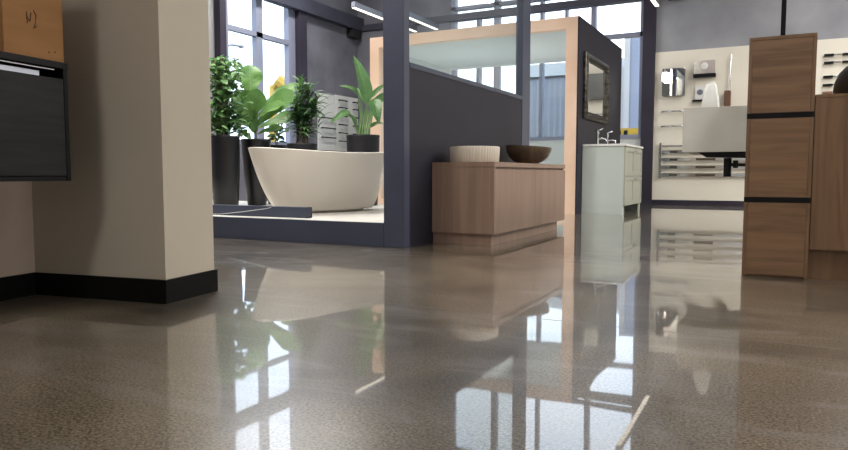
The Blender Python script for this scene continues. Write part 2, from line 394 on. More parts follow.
# ------------------------------------------------------------------ plants
def leaf(bm, base, tip, width, nrm=None, sag=0.0, shape='ovate', fold=0.25, wav=0.0, nu=9, vein=None):
    base = Vector(base); tip = Vector(tip); d = tip-base; L = d.length
    if nrm is None: nrm = Vector((random.uniform(-1, 1), random.uniform(-1, 1), random.uniform(0.2, 1)))
    nrm = Vector(nrm); side = d.cross(nrm)
    if side.length < 1e-5: side = d.cross(Vector((0.3, 0.8, 0.2)))
    side.normalize(); up = side.cross(d).normalized()
    rows = []; ph = random.random()*6
    for i in range(nu+1):
        t = i/nu
        if shape == 'ovate': w = math.sin(PI*t**0.75)**0.9
        elif shape == 'obovate': w = (0.18 + 0.82*min(1, t*1.7)**1.3)*(math.sqrt(max(0, 1-((t-0.62)/0.385)**2)) if t > 0.62 else 1) * (1 if t > 0.02 else 0.3) * (1-0.12*math.exp(-((t-0.45)/0.1)**2))
        else: w = math.sin(PI*min(1, t**0.6))**0.8
        w = max(w, 0.02)*width/2
        c = base + d*t + up*(sag*L*(4*t*(1-t))) 
        row = []
        for s in (-1, -0.5, 0, 0.5, 1):
            z = abs(s)*fold*w + (wav*w*math.sin(t*14+ph+s*2) if s else 0)
            row.append(bm.verts.new(c + side*(s*w) + up*z))
        rows.append(row)
    for a, b in zip(rows, rows[1:]):
        for k in range(4):
            f = bm.faces.new([a[k], a[k+1], b[k+1], b[k]]); f.smooth = True
    if vein is not None:
        pts = [base + d*t + up*(sag*L*(4*t*(1-t)) + 0.0015) for t in [i/8 for i in range(9)]]
        tube(vein, pts, [0.004*(1-0.8*i/8) for i in range(9)], 5)
        for t in (0.2, 0.32, 0.44, 0.56, 0.68):
            for s in (-1, 1):
                ww = width/2*(0.6 if t < 0.4 else 0.85)
                a = base + d*t + up*(sag*L*4*t*(1-t) + 0.0015)
                t2 = min(0.97, t+0.2)
                b = base + d*t2 + up*(sag*L*4*t2*(1-t2) + 0.0015) + side*(s*ww*0.85) + up*(fold*ww*0.85)
                tube(vein, [a, (a+b)/2 , b], 0.0016, 4, cap=False)
def pot(root, r_top, r_bot, zb, zt, m, rim=0.012, name='pot'):
    x, y = root.location.x, root.location.y
    pr = [(0, zb), (r_bot*0.96, zb), (r_bot, zb+0.012), (r_bot+(r_top-r_bot)*0.5+0.004, (zb+zt)/2), (r_top-0.004, zt-0.03), (r_top, zt-0.008), (r_top-0.004, zt), (r_top-rim, zt), (r_top-rim-0.002, zt-0.05), (0, zt-0.051)]
    obj('pot', lathe(bmesh.new(), pr, x, y, 48), m, root)
    obj('soil', lathe(bmesh.new(), [(r_top-rim-0.006, zt-0.05), (r_top-rim-0.006, zt-0.03), (r_top*0.5, zt-0.022), (0, zt-0.018)], x, y, 24), M['soil'], root)

PZ = 0.1655
# 1: climber in tall black planter (left)
D = 7.0; p = at(226, 200, D); r1 = thing('potted_plant', 'small-leaved climber in the leftmost tall black planter', 'plant', (p.x, p.y, PZ))
pot(r1, 0.152, 0.125, PZ, at(226, 136.5, D).z, M['pot'])
bm = bmesh.new(); st = bmesh.new()
zt = at(226, 136, D).z
for k in range(5):
    a = random.random()*6.28
    tube(st, [(p.x+0.04*math.cos(a), p.y+0.04*math.sin(a), zt-0.04), (p.x+0.05*math.cos(a)-0.03, p.y, zt+0.35), (p.x+0.07*math.cos(a*2)-0.06, p.y+0.05*math.sin(a), zt+0.78)], 0.006, 6)
for k in range(620):
    h = random.random()**0.9
    c = at(222 + random.gauss(0, 8 + 3*(1-h)), 134 - 76*h + random.gauss(0, 1), D + random.gauss(0, 0.09))
    a = random.random()*6.28; l = random.uniform(0.06, 0.12)
    dirv = Vector((math.cos(a), math.sin(a), random.uniform(-0.9, 0.35))).normalized()
    leaf(bm, c, c+dirv*l, l*random.uniform(0.45, 0.7), (random.uniform(-.4, .4), random.uniform(-.6, 0), 1), sag=0.08, nu=5)
for k in range(60):   # looser sprays on the right
    c = at(random.uniform(232, 243), random.uniform(70, 128), D + random.gauss(0, 0.08))
    a = random.random()*6.28; l = random.uniform(0.025, 0.05)
    leaf(bm, c, c+Vector((math.cos(a), math.sin(a), random.uniform(-0.9, 0.5)))*l, l*0.5, nu=4)
for k in range(60):   # arching fronds at the foot
    b0 = at(random.uniform(219, 230), random.uniform(131, 136), D + random.gauss(0, 0.04))
    t0 = at(random.choice((random.uniform(203, 216), random.uniform(232, 247))), random.uniform(108, 137), D + random.gauss(0, 0.12))
    leaf(bm, b0, t0, random.uniform(0.02, 0.038), (random.uniform(-.2, .2), -0.3, 1), sag=0.18, nu=6, shape='lance')
for k in range(50):
    c = at(random.uniform(234, 247), random.uniform(112, 135), D + 0.2 + random.gauss(0, 0.08))
    a = random.random()*6.28; l = random.uniform(0.06, 0.11)
    leaf(bm, c, c+Vector((math.cos(a), math.sin(a), random.uniform(-0.6, 0.3)))*l, l*0.6, (0, -.5, 1), nu=5)
obj('foliage', bm, M['ivy'], r1)

for (x1, y1) in ((240, 72), (243, 84), (239, 100), (206, 72)): tube(st, [at(225, y1+30, D), at((225+x1)/2+2, y1+6, D), at(x1, y1, D)], 0.0025, 5)
obj('stem', st, M['bark'], r1)

# 2: fiddle-leaf fig in tapered planter
D = 7.35; p = at(257, 200, D); r2 = thing('potted_plant', 'fiddle-leaf fig with very large pale green leaves in a tapered black planter', 'plant', (p.x, p.y, PZ))
pot(r2, 0.158, 0.098, PZ, at(257, 139.5, D).z, M['pot'])
bm = bmesh.new(); vn = bmesh.new(); st = bmesh.new()
camdir = (CAM - at(257, 100, D)).normalized()
def L2(x0, y0, x1, y1, w, dd0=0.0, dd1=0.0, nz=0.4, sag=0.05, wav=0.12, fold=0.2):
    n = Vector((camdir.x, camdir.y, camdir.z + nz))
    leaf(bm, at(x0, y0, D+dd0), at(x1, y1, D+dd1), w, n, sag, 'obovate', fold, wav, 12, vn)
L2(251, 101, 249.5, 65, 0.27, 0, 0.02, nz=0.2)
L2(256, 134, 238, 90, 0.30, 0.0, -0.12, nz=0.6)
L2(256, 127, 294, 92, 0.27, 0.0, -0.15, nz=0.9)
L2(252, 121, 283, 104, 0.20, -0.05, -0.22, nz=1.2)
L2(254, 116, 258, 89, 0.22, -0.03, -0.2, nz=0.6)
L2(255, 128, 229, 120, 0.17, 0.05, 0.1, nz=1.3)
L2(258, 128, 301, 114, 0.16, 0.1, 0.2, nz=0.8)
L2(256, 112, 300, 84, 0.16, 0.1, 0.3, nz=0.9)
L2(257, 134, 282, 128, 0.12, 0.0, -0.1, nz=1.0)
tube(st, [(p.x, p.y, at(257, 139, D).z-0.05), at(256, 128, D), at(253, 108, D), at(251, 98, D)], [0.012, 0.011, 0.009, 0.006], 8)
obj('foliage', bm, M['fig'], r2); obj('leaf_veins', vn, M['vein'], r2); obj('stem', st, M['bark'], r2)

# 3: small dark plant in low pot
D = 7.75; p = at(277, 200, D); r3 = thing('potted_plant', 'small dark glossy plant in a low pot between the fig and the bushy plant', 'plant', (p.x, p.y, PZ))
pot(r3, 0.125, 0.10, PZ, at(277, 145.5, D).z, M['pot'])
bm = bmesh.new(); st = bmesh.new()
for k in range(34):
    a = random.random()*6.28
    b0 = at(276+random.gauss(0, 4), random.uniform(122, 142), D+random.gauss(0, 0.05))
    l = random.uniform(0.07, 0.13)
    leaf(bm, b0, b0+Vector((math.cos(a), math.sin(a)*0.8, random.uniform(-0.5, 0.5)))*l, l*0.55, (0, -0.6, 1), sag=0.1, nu=6)
for x1, y1 in ((272, 122), (277, 118), (282, 126), (286, 116)):
    tube(st, [(p.x, p.y, at(277, 146, D).z-0.04), at((276+x1)/2, (y1+146)/2-3, D), at(x1, y1, D)], 0.004, 5)
leaf(bm, at(286, 114, D), at(277, 117, D), 0.08, (0, -0.5, 1), sag=0.2)
obj('foliage', bm, M['drac'], r3); obj('stem', st, M['stem'], r3)

# 4: bushy dark plant
D = 7.45; p = at(303, 200, D); r4 = thing('potted_plant', 'dense bushy dark green plant in a round black pot beside the white display boards', 'plant', (p.x, p.y, PZ))
pot(r4, 0.165, 0.13, PZ, at(303, 144, D).z, M['pot_matte'])
bm = bmesh.new(); st = bmesh.new()
for x0, x1, y1 in ((299, 301, 84), (304, 309, 90), (307, 317, 96), (301, 294, 100), (303, 305, 110)):
    tube(st, [(at(x0, 146, D).x, p.y + random.uniform(-.05, .05), at(x0, 146, D).z-0.03), at((x0+x1)/2, 118, D), at(x1, y1, D)], [0.011, 0.009, 0.006], 6)
    for k in range(64):
        f = random.random()**0.7
        c = at(x0+(x1-x0)*f, 140+(y1-140)*f, D+random.gauss(0, 0.03))
        a = random.random()*6.28; l = random.uniform(0.12, 0.22)
        el = random.uniform(-0.5, 0.9)*(0.4+f)
        leaf(bm, c, c+Vector((math.cos(a), math.sin(a), el)).normalized()*l, random.uniform(0.028, 0.046), (0.1, -0.3, 1), sag=0.14, nu=6, shape='lance')
for (x0, y0, x1, y1, w) in ((316, 122, 334, 103, 0.045), (318, 124, 333, 112, 0.05), (310, 118, 332, 96, 0.05), (318, 128, 330, 120, 0.04)):
    leaf(bm, at(x0, y0, D), at(x1, y1, D-0.15), w, (0, -0.4, 1), sag=0.12, shape='lance')
obj('foliage', bm, M['drac'], r4); obj('stem', st, M['bark'], r4)

# 5: bird-of-paradise
D = 7.35; p = at(363.5, 200, D); r5 = thing('potted_plant', 'tall bird of paradise plant with one upright leaf, in a charcoal pot behind the tub', 'plant', (p.x, p.y, PZ))
pot(r5, 0.18, 0.15, PZ, at(364, 135.5, D).z, M['pot_matte'])
bm = bmesh.new(); vn = bmesh.new(); st = bmesh.new()
camdir = (CAM - at(364, 100, D)).normalized()
def L5(x0, y0, x1, y1, w, dd=0.0, nz=0.3, sag=0.08, sx=None, v=True, side=0.0):
    n = Vector((camdir.x+side, camdir.y, camdir.z+nz))
    leaf(bm, at(x0, y0, D), at(x1, y1, D+dd), w, n, sag, 'lance', 0.35, 0.04, 10, vn if v else None)
    sx = sx if sx is not None else x0
    tube(st, [(at(sx, 138, D).x, p.y+random.uniform(-.04, .04), at(sx, 138, D).z-0.03), at(sx*0.5+x0*0.5, (y0+138)/2, D), at(x0, y0, D)], [0.009, 0.007, 0.004], 6)
L5(367.5, 103, 353.5, 55.5, 0.155, nz=0.1, side=0.8, sx=367)
L5(359, 97, 339, 86, 0.06, -0.1, 0.8, 0.25, sx=363)
L5(366, 104, 357, 88, 0.05, 0.1, 0.3, 0.1, sx=364)
L5(371, 98, 386, 84, 0.06, 0.1, 0.8, 0.1, sx=369)
L5(374, 99, 379, 124, 0.14, -0.1, 0.2, 0.1, sx=370)
L5(372, 108, 390, 92, 0.10, 0.15, 0.6, 0.1, sx=370)
L5(353, 118, 331, 124, 0.045, -0.2, 0.9, 0.35, sx=362)
L5(357, 124, 342, 113, 0.05, -0.1, 0.8, 0.2, sx=362)
L5(369, 128, 384, 124, 0.05, 0.1, 0.9, 0.2, sx=366)
L5(349, 111, 330, 123, 0.08, -0.2, 0.5, 0.05, sx=361)
for k in range(9):
    x = random.uniform(359, 372); tube(st, [(at(x, 138, D).x, p.y+random.uniform(-.05, .05), at(x, 138, D).z-0.03), at(x+random.uniform(-1, 1), 115, D), at(x+random.uniform(-3, 3), random.uniform(96, 104), D)], [0.009, 0.008, 0.003], 6)
obj('foliage', bm, M['stre'], r5); obj('leaf_veins', vn, M['vein'], r5); obj('stem', st, M['stem'], r5)

# ------------------------------------------------------------------ walnut vanity against the partition
v = thing('wood_vanity', 'long low walnut cabinet on a plinth against the navy half wall', 'cabinet', (-2.0, 5.3, 0))
vx0, vx1, vy0, vy1 = XF+0.002, -1.755, 4.43, 6.185
obj('carcass', B(vx0, vx1-0.02, vy0+0.0, vy1, 0.078, 0.548, bev=0.0015), M['oak_v'], v)
obj('top', B(vx0, vx1, vy0-0.001, vy1+0.001, 0.5485, 0.584, bev=0.002), M['oak_v'], v)
ym = (vy0+0.03+vy1)/2
obj('drawer', B(vx1-0.019, vx1-0.001, vy0+0.032, ym-0.0015, 0.078, 0.532, bev=0.001), M['oak_v'], v)
obj('drawer', B(vx1-0.019, vx1-0.001, ym+0.0015, vy1, 0.078, 0.532, bev=0.001), M['oak_v'], v)
obj('corner_stile', B(vx1-0.019, vx1, vy0, vy0+0.030, 0.078, 0.5483, bev=0.001), M['oak_v'], v)
obj('plinth', B(vx0, vx1-0.03, vy0+0.02, vy1-0.14, 0, 0.0775), M['oak_v'], v)
# fluted basin
bm = bmesh.new(); rad = lambda k, n, z: 1 + 0.010*math.cos(2*PI*k/n*52)
bx_, by_ = -2.0, 4.655
lathe(bm, [(0, 0.5845), (0.172, 0.5845), (0.176, 0.590), (0.180, 0.645), (0.182, 0.690), (0.180, 0.696)], bx_, by_, 416, rad)
b2 = lathe(bmesh.new(), [(0.1775, 0.6955), (0.174, 0.699), (0.170, 0.696), (0.166, 0.62), (0.12, 0.60), (0, 0.598)], bx_, by_, 96)
fb = thing('fluted_basin', 'round pale basin with vertical fluting on the walnut cabinet', 'basin', (bx_, by_, 0.5845))
obj('fluted_wall', bm, M['fluted'], fb); obj('inner_bowl', b2, M['fluted'], fb)
# wooden bowl
bx_, by_ = -2.0, 5.86
bm = lathe(bmesh.new(), [(0, 0.5845), (0.085, 0.5845), (0.09, 0.592), (0.13, 0.612), (0.172, 0.65), (0.196, 0.695), (0.205, 0.735), (0.203, 0.742), (0.197, 0.742), (0.186, 0.70), (0.16, 0.655), (0.11, 0.62), (0, 0.608)], bx_, by_, 64)
for v_ in bm.verts: v_.co.x = bx_ + (v_.co.x-bx_)*1.0; v_.co.z += 0.012*max(0, (v_.co.z-0.62))/0.12*math.cos(math.atan2(v_.co.y-by_, v_.co.x-bx_)*1+2.6)
tag(obj('wooden_bowl', bm, M['bowl']), 'dark brown turned wooden vessel basin at the far end of the walnut cabinet', 'bowl')

# ------------------------------------------------------------------ booth with birch frame
b = thing('display_booth', 'room-like display booth with pale birch front frame and dark side wall', 'booth', (-3.7, 9.7, 0))
fx0, fx1, fy, ft, fw = -5.26, -2.27, 8.45, 2.43, 0.145
def mitre(bm, pts, y0, y1):
    a = [bm.verts.new((x, y0, z)) for x, z in pts]; c = [bm.verts.new((x, y1, z)) for x, z in pts]
    n = len(pts); bm.faces.new(a); bm.faces.new(list(reversed(c)))
    for i in range(n): bm.faces.new([a[i], c[i], c[(i+1) % n], a[(i+1) % n]])
    return bm
g = 0.0008
obj('top_board', mitre(bmesh.new(), [(fx0+g, ft), (fx1-g, ft), (fx1-fw-g, ft-fw+g), (fx0+fw+g, ft-fw+g)], fy, fy+0.12), M['birch'], b)
obj('side_board', mitre(bmesh.new(), [(fx1, 0), (fx1, ft-g), (fx1-fw, ft-fw-g), (fx1-fw, 0)], fy, fy+0.12), M['birch'], b)
obj('side_board', mitre(bmesh.new(), [(fx0, 0), (fx0, ft-g), (fx0+fw, ft-fw-g), (fx0+fw, 0)], fy, fy+0.12), M['birch'], b)
obj('bottom_board', B(fx0+fw+g, fx1-fw-g, fy, fy+0.12, 0, 0.145), M['birch'], b)
obj('outer_side_wall', B(fx1+0.001, fx1+0.022, fy+0.004, 10.97, 0, ft-0.002), M['navy'], b)
obj('inner_side_wall', B(fx1-fw+0.03, fx1, fy+0.121, 10.97, 0, 2.30), M['white_wall'], b)
obj('inner_side_wall', B(fx0, fx0+fw-0.04, fy+0.121, 10.97, 0, 2.30), M['white_wall'], b)
obj('roof', B(fx0, fx1, fy+0.121, 10.97, 2.302, ft-0.002), M['white_wall'], b)
obj('raised_floor', B(fx0+fw, fx1-fw, fy+0.121, 10.97, 0, 0.10), M['white_wall'], b)
obj('glass_pane', B(fx0+fw, fx1-fw, fy+0.05, fy+0.06, 0.145, ft-fw), M['glass'], b)

u = thing('booth_fill_lamp', 'unseen fill lamp added inside the display booth', 'lamp', (-4.0, 9.7, 0.1005))  # lamp added out of sight to brighten the booth ceiling
obj('housing', B(-4.5, -3.5, 9.62, 9.78, 0.1005, 0.15, bev=0.004), mat('fill_lamp_housing', (0.5, 0.5, 0.5), 0.4), u)
obj('diffuser', B(-4.48, -3.52, 9.64, 9.76, 0.1505, 0.155), emis('fill_lamp_glow', (0.95, 1.0, 1.0), 6), u)
_l = bpy.data.lights.new('fill_uplight', 'AREA'); _l.shape = 'RECTANGLE'; _l.size = 0.96; _l.size_y = 0.12; _l.energy = 28; _l.color = (1.0, 1.0, 0.98)
_o = bpy.data.objects.new('fill_uplight', _l); C.objects.link(_o); _o.location = (-4.0, 9.7, 0.16); _o.rotation_euler = (PI, 0, 0)

# framed mirror on the booth wall
mr = thing('framed_mirror', 'ornate tarnished silver framed mirror on the dark booth wall', 'mirror', (-2.247, 9.2, 1.6))
my0, my1, mz0, mz1 = 8.66, 9.93, 1.20, 2.03
def ring_frame(bm, y0, y1, z0, z1, prof):
    """prof: (inset, height above wall) pairs, swept round a rectangle on the x=-2.247 wall"""
    rings = []
    for ins, h in prof:
        rings.append([bm.verts.new((-2.247+h, yy, zz)) for yy, zz in ((y0+ins, z0+ins), (y1-ins, z0+ins), (y1-ins, z1-ins), (y0+ins, z1-ins))])
    for a, c in zip(rings, rings[1:]):
        for k in range(4): bm.faces.new([a[k], a[(k+1) % 4], c[(k+1) % 4], c[k]])
    return bm
bm = ring_frame(bmesh.new(), my0, my1, mz0, mz1, [(0, 0.0), (0, 0.03), (0.012, 0.042), (0.03, 0.05), (0.04, 0.046), (0.050, 0.058), (0.062, 0.052), (0.074, 0.030), (0.083, 0.026), (0.090, 0.032), (0.096, 0.028), (0.10, 0.012)])
obj('frame', bm, M['silver'], mr)
bm = bmesh.new()
for k in range(46):
    yy = my0+0.10+k*(my1-my0-0.2)/45
    for zz in (mz0+0.080, mz1-0.080): bmesh.ops.create_icosphere(bm, subdivisions=1, radius=0.008, matrix=Matrix.Translation((-2.219, yy, zz)))
for k in range(26):
    zz = mz0+0.10+k*(mz1-mz0-0.2)/25
    for yy in (my0+0.080, my1-0.080): bmesh.ops.create_icosphere(bm, subdivisions=1, radius=0.008, matrix=Matrix.Translation((-2.219, yy, zz)))
obj('beading', bm, M['silver'], mr)
obj('mirror_glass', B(-2.243, -2.234, my0+0.09, my1-0.09, mz0+0.09, mz1-0.09), M['mirror'], mr)

# pale sage vanity beneath it
w = thing('sage_vanity', 'pale sage bathroom cabinet with four doors against the dark booth wall', 'cabinet', (-2.0, 9.25, 0))
sx0, sx1, sy0, sy1 = -2.245, -1.73, 8.68, 9.84
bm = bmesh.new()
box(bm, sx0, sx1, sy0, sy1, 0.10, 0.845, 0.002)
obj('carcass', bm, M['sage'], w)
bm = bmesh.new()
box(bm, sx0, sx1, sy0, sy0+0.018, 0.0, 0.0995); box(bm, sx0, sx1, sy1-0.018, sy1, 0, 0.0995); box(bm, sx0, sx0+0.018, sy0+0.018, sy1-0.018, 0, 0.0995)
obj('base', bm, M['sage'], w)
obj('foot', mitre(bmesh.new(), [(0, 0)]*0 or [(sx1-0.02, 0), (sx1, 0), (sx1, 0.0995), (sx1-0.02, 0.0995)], sy0+0.018, sy0+0.09), M['sage_d'], w)
obj('foot', mitre(bmesh.new(), [(sx1-0.02, 0), (sx1, 0), (sx1, 0.0995), (sx1-0.02, 0.0995)], sy1-0.09, sy1-0.018), M['sage_d'], w)
ymid = (sy0+sy1)/2
for (za, zb) in ((0.475, 0.835), (0.105, 0.468)):
    for (ya, yb, ky) in ((sy0+0.012, ymid-0.002, ymid-0.05), (ymid+0.002, sy1-0.012, ymid+0.05)):
        bm = bmesh.new()
        box(bm, sx1+0.0005, sx1+0.012, ya, yb, za, zb)
        # raised rails and stiles around a sunk panel
        s_ = 0.055
        for q in ((ya, yb, za, za+s_), (ya, yb, zb-s_, zb), (ya, ya+s_, za+s_, zb-s_), (yb-s_, yb, za+s_, zb-s_)): box(bm, sx1+0.012, sx1+0.020, *q)
        d_ = obj('door', bm, M['sage_d'], w)
        kb = lathe(bmesh.new(), [(0.005, 0), (0.005, 0.012), (0.013, 0.018), (0.014, 0.026), (0.008, 0.032), (0, 0.033)], 0, 0, 16)
        bmesh.ops.transform(kb, matrix=Matrix.Translation((sx1+0.020, ky, zb-0.035)) @ Matrix.Rotation(PI/2, 4, 'Y'), verts=kb.verts)
        obj('knob', kb, M['chrome'], d_)
obj('countertop', B(sx0, sx1+0.03, sy0-0.012, sy1+0.012, 0.8455, 0.875, bev=0.004), M['ceramic'], w)
def tap(x, y, label, s=1.0):
    t = thing('basin_tap', label, 'tap', (x, y, 0.8755))
    bm = lathe(bmesh.new(), [(0.026, 0), (0.026, 0.008), (0.016, 0.014), (0.014, 0.09*s), (0.018, 0.10*s), (0.018, 0.125*s), (0.0, 0.13*s)], 0, 0, 20)
    obj('body', bm, M['chrome'], t, world=False)
    bm = tube(bmesh.new(), [(0.0, 0, 0.055*s), (0.05, 0, 0.062*s), (0.10, 0, 0.055*s), (0.115, 0, 0.030*s)], 0.010, 10)
    obj('spout', bm, M['chrome'], t, world=False)
    bm = bmesh.new(); tube(bm, [(-0.035, 0.0, 0.135*s), (0.06, 0.0, 0.15*s)], 0.007, 8); tube(bm, [(0, 0, 0.12*s), (0, 0, 0.142*s)], 0.008, 8)
    obj('lever', bm, M['chrome'], t, world=False)
tap(-2.10, 8.86, 'chrome lever tap at the near end of the pale sage cabinet', 1.3)
tap(-2.08, 9.32, 'chrome lever tap mid-way along the pale sage cabinet', 1.25)

# ------------------------------------------------------------------ right back display wall
bd = obj('display_board', B(-1.895, 2.6, YB-0.025, YB-0.0005, 0.075, 2.485, bev=0.002), M['board'])
tag(bd, 'large cream display board covering the lower concrete wall, hung with bathroom fittings', 'board')
YW = YB-0.0255
c = thing('mirror_cabinet', 'small frameless mirror cabinet at the left of the cream board', 'mirror', (-1.60, YW, 1.77))
obj('case', B(-1.755, -1.425, YW-0.11, YW, 1.765, 2.19, bev=0.002), M['black'], c)
obj('mirror_door', B(-1.760, -1.420, YW-0.122, YW-0.111, 1.76, 2.195, bev=0.001), M['mirror'], c)
# chrome dispenser
c = thing('soap_dispenser', 'chrome box dispenser with black base on the cream board', 'dispenser', (-1.13, YW, 2.03))
obj('case', B(-1.285, -0.975, YW-0.10, YW, 2.085, 2.29, bev=0.012), M['chrome'], c)
obj('base', B(-1.295, -0.965, YW-0.11, YW, 2.03, 2.084, bev=0.006), M['black'], c)
bm = lathe(bmesh.new(), [(0.0, 0), (0.055, 0), (0.055, 0.008), (0.045, 0.012), (0.0, 0.012)], 0, 0, 24)
bmesh.ops.transform(bm, matrix=Matrix.Translation((-1.13, YW-0.10, 2.20)) @ Matrix.Rotation(PI/2, 4, 'X'), verts=bm.verts)
obj('viewing_window', bm, M['ceramic'], c)
c = thing('flush_plate', 'small white fitting with a round grey button and dark lower lip on the cream board', 'fitting', (-1.2, YW, 1.66))
obj('plate', B(-1.27, -1.09, YW-0.05, YW, 1.68, 1.89, bev=0.01), M['ceramic'], c)
obj('lip', B(-1.30, -1.09, YW-0.09, YW, 1.655, 1.679, bev=0.004), M['black'], c)
bm = lathe(bmesh.new(), [(0.0, 0), (0.045, 0), (0.045, 0.008), (0.0, 0.010)], 0, 0, 24)
bmesh.ops.transform(bm, matrix=Matrix.Translation((-1.19, YW-0.05, 1.80)) @ Matrix.Rotation(PI/2, 4, 'X'), verts=bm.verts)
obj('button', bm, M['lamp_body'], c)
c = thing('shower_rail', 'slim chrome rail with a copper holder on the cream board', 'rail', (-0.78, YW, 1.55))
bm = tube(bmesh.new(), [(-0.76, YW-0.06, 1.55), (-0.745, YW-0.06, 2.36)], 0.013, 10)
for z in (1.60, 2.28): tube(bm, [(-0.755, YW, z), (-0.755, YW-0.06, z)], 0.008, 8)
obj('rod', bm, M['chrome'], c)
obj('holder', B(-0.83, -0.735, YW-0.11, YW-0.03, 1.56, 1.80, bev=0.008), M['copper'], c)
# short chrome rails on left
for z, lb in ((1.515, 'upper'), (1.275, 'lower')):
    c = thing('towel_bar', f'{lb} of the two short towel bars below the mirror cabinet', 'towel bar', (-1.6, YW, z), group='short towel bars on the cream board')
    bm = tube(bmesh.new(), [(-1.77, YW-0.06, z), (-1.30, YW-0.06, z)], 0.012, 8)
    obj('bar', bm, M['chrome'], c)
    for x in (-1.76, -1.31): obj('bracket', tube(bmesh.new(), [(x, YW, z), (x, YW-0.06, z)], 0.014, 8), M['lamp_body'], c)
# heated towel rack
c = thing('towel_rack', 'wide chrome ladder towel rack low on the cream board', 'towel rack', (-1.1, YW, 0.44))
for x in (-1.77, -0.42): obj('upright', B(x-0.018, x+0.018, YW-0.07, YW-0.035, 0.43, 1.01, bev=0.004), M['chrome'], c)
for z, h in ((0.955, 0.012), (0.86, 0.03), (0.735, 0.03), (0.61, 0.03), (0.485, 0.03)):
    bm = bmesh.new(); box(bm, -1.75, -0.44, YW-0.065, YW-0.04, z-h, z+h, 0.006)
    obj('rung', bm, M['chrome'], c)
M['insert'] = mat('dark_bronze_insert', (0.10, 0.085, 0.06), 0.35, 0.6)
for z, h in ((0.86, 0.03), (0.735, 0.03), (0.61, 0.03), (0.485, 0.03)):
    for xa, xb in ((-1.62, -1.50), (-1.22, -0.93)): obj('towel_slot', B(xa, xb, YW-0.069, YW-0.066, z-h*.6, z+h*.6), M['insert'], c)
# right group of bars seen above the oak cabinet
rows = [(2.245, 'topmost'), (2.135, 'second'), (1.93, 'middle'), (1.81, 'fourth'), (1.70, 'lowest')]
for z, lb in rows:
    c = thing('towel_bar', f'{lb} of the dark-ended towel bars on the board right of the oak tower', 'towel bar', (0.75, YW, z), group='towel bars right of the oak tower')
    obj('bar', tube(bmesh.new(), [(0.50, YW-0.05, z), (1.10, YW-0.05, z)], 0.011, 8), M['chrome'], c)
    bm = bmesh.new(); box(bm, 0.505, 0.63, YW-0.062, YW-0.0, z-0.016, z+0.016, 0.003)
    obj('bracket', bm, M['copper'] if z < 1.75 else M['black'], c)
    bm = bmesh.new(); box(bm, 0.74, 1.12, YW-0.062, YW-0.0, z-0.014, z+0.014, 0.003)
    obj('shelf', bm, M['black'], c)
# dark box high on concrete wall
o = obj('wall_speaker', B(-1.72, -1.47, YB-0.16, YB-0.001, 3.30, 3.55, bev=0.01), M['black_matte'])
tag(o, 'black box fitting high on the bare concrete wall', 'speaker')

# ------------------------------------------------------------------ left display boards behind plants
lb_rows = {0: ([(1.555, -1), (1.365, 1), (1.19, 0)], 10.50, 11.03), 1: ([(1.93, 0), (1.79, 2), (1.63, 0), (1.46, 0), (1.30, 0), (1.14, 0)], 11.05, 11.86)}
for n, (rws, ya, yb) in lb_rows.items():
    side = 'left' if n == 0 else 'right'
    o = obj('display_board', B(XL+0.001, XL+0.03, ya, yb, 0.95 if n == 0 else 0.95, 2.005+0.02*n, bev=0.002), M['board2'])
    tag(o, f'{side} one of the two white boards of handles on the dark wall behind the plants', 'board')
    onames = ['topmost', 'second', 'third', 'fourth', 'fifth', 'lowest']
    for i, (z, kind) in enumerate(rws):
        nm = onames[i] if i < len(rws)-1 else 'lowest'
        segs = ((ya+0.08, ya+0.50),) if n == 0 else ((ya+0.10, ya+0.36), (ya+0.60, ya+0.78))
        for j, (s0, s1) in enumerate(segs):
            cc = ['near', 'far'][j]
            lab = f'{nm} dark handle on the left white board' if n == 0 else f'{nm} dark handle in the {cc} column of the right white board'
            bm = tube(bmesh.new(), [(XL+0.075, s0, z), (XL+0.075, s1, z)], 0.011, 8)
            for s in (s0+0.01, s1-0.01): tube(bm, [(XL+0.031, s, z), (XL+0.075, s, z)], 0.012, 8)
            tag(obj('pull_handle', bm, M['black']), lab, 'handle', 'handles on the white boards')

# ------------------------------------------------------------------ oak tower at right
t = thing('drawer_tower', 'tall oak tower of three stacked drawers at right', 'cabinet', (-0.015, 3.9, 0))
tx0, tx1, ty0, ty1 = -0.156, 0.128, 3.69, 4.08
bm = bmesh.new()
box(bm, tx0, tx0+0.016, ty0, ty1, 0, 1.135, 0.001); box(bm, tx1-0.016, tx1, ty0, ty1, 0, 1.135, 0.001); box(bm, tx0+0.016, tx1-0.016, ty0+0.02, ty1, 0.0, 1.135)
obj('carcass', bm, M['oak_r'], t)
obj('top', B(tx0, tx1, ty0, ty1, 1.1355, 1.151, bev=0.001), M['oak_h'], t)
for za, zb in ((0.012, 0.363), (0.389, 0.765), (0.791, 1.134)):
    obj('drawer', B(tx0+0.0165, tx1-0.0165, ty0+0.0005, ty0+0.0195, za, zb, bev=0.0012), M['oak_h'], t)
bm = bmesh.new()
for za, zb in ((0.3635, 0.3885), (0.7655, 0.7905)):
    obj('finger_channel', B(tx0-0.0005, tx1+0.0005, ty0-0.0005, ty0+0.019, za, zb), M['black'], t)
# black pole on the tower
s = thing('display_pole', 'thin black pole on a square base plate, on top of the oak tower', 'pole', (-0.015, 3.9, 1.1515))
obj('base_plate', B(-0.052, 0.020, 3.865, 3.935, 1.1515, 1.159, bev=0.002), M['black'], s)
obj('rod', B(-0.026, -0.004, 3.89, 3.91, 1.1595, 2.0, bev=0.002), M['black'], s)
obj('crossbar', B(-0.16, 0.13, 3.89, 3.91, 2.0005, 2.02, bev=0.002), M['black'], s)
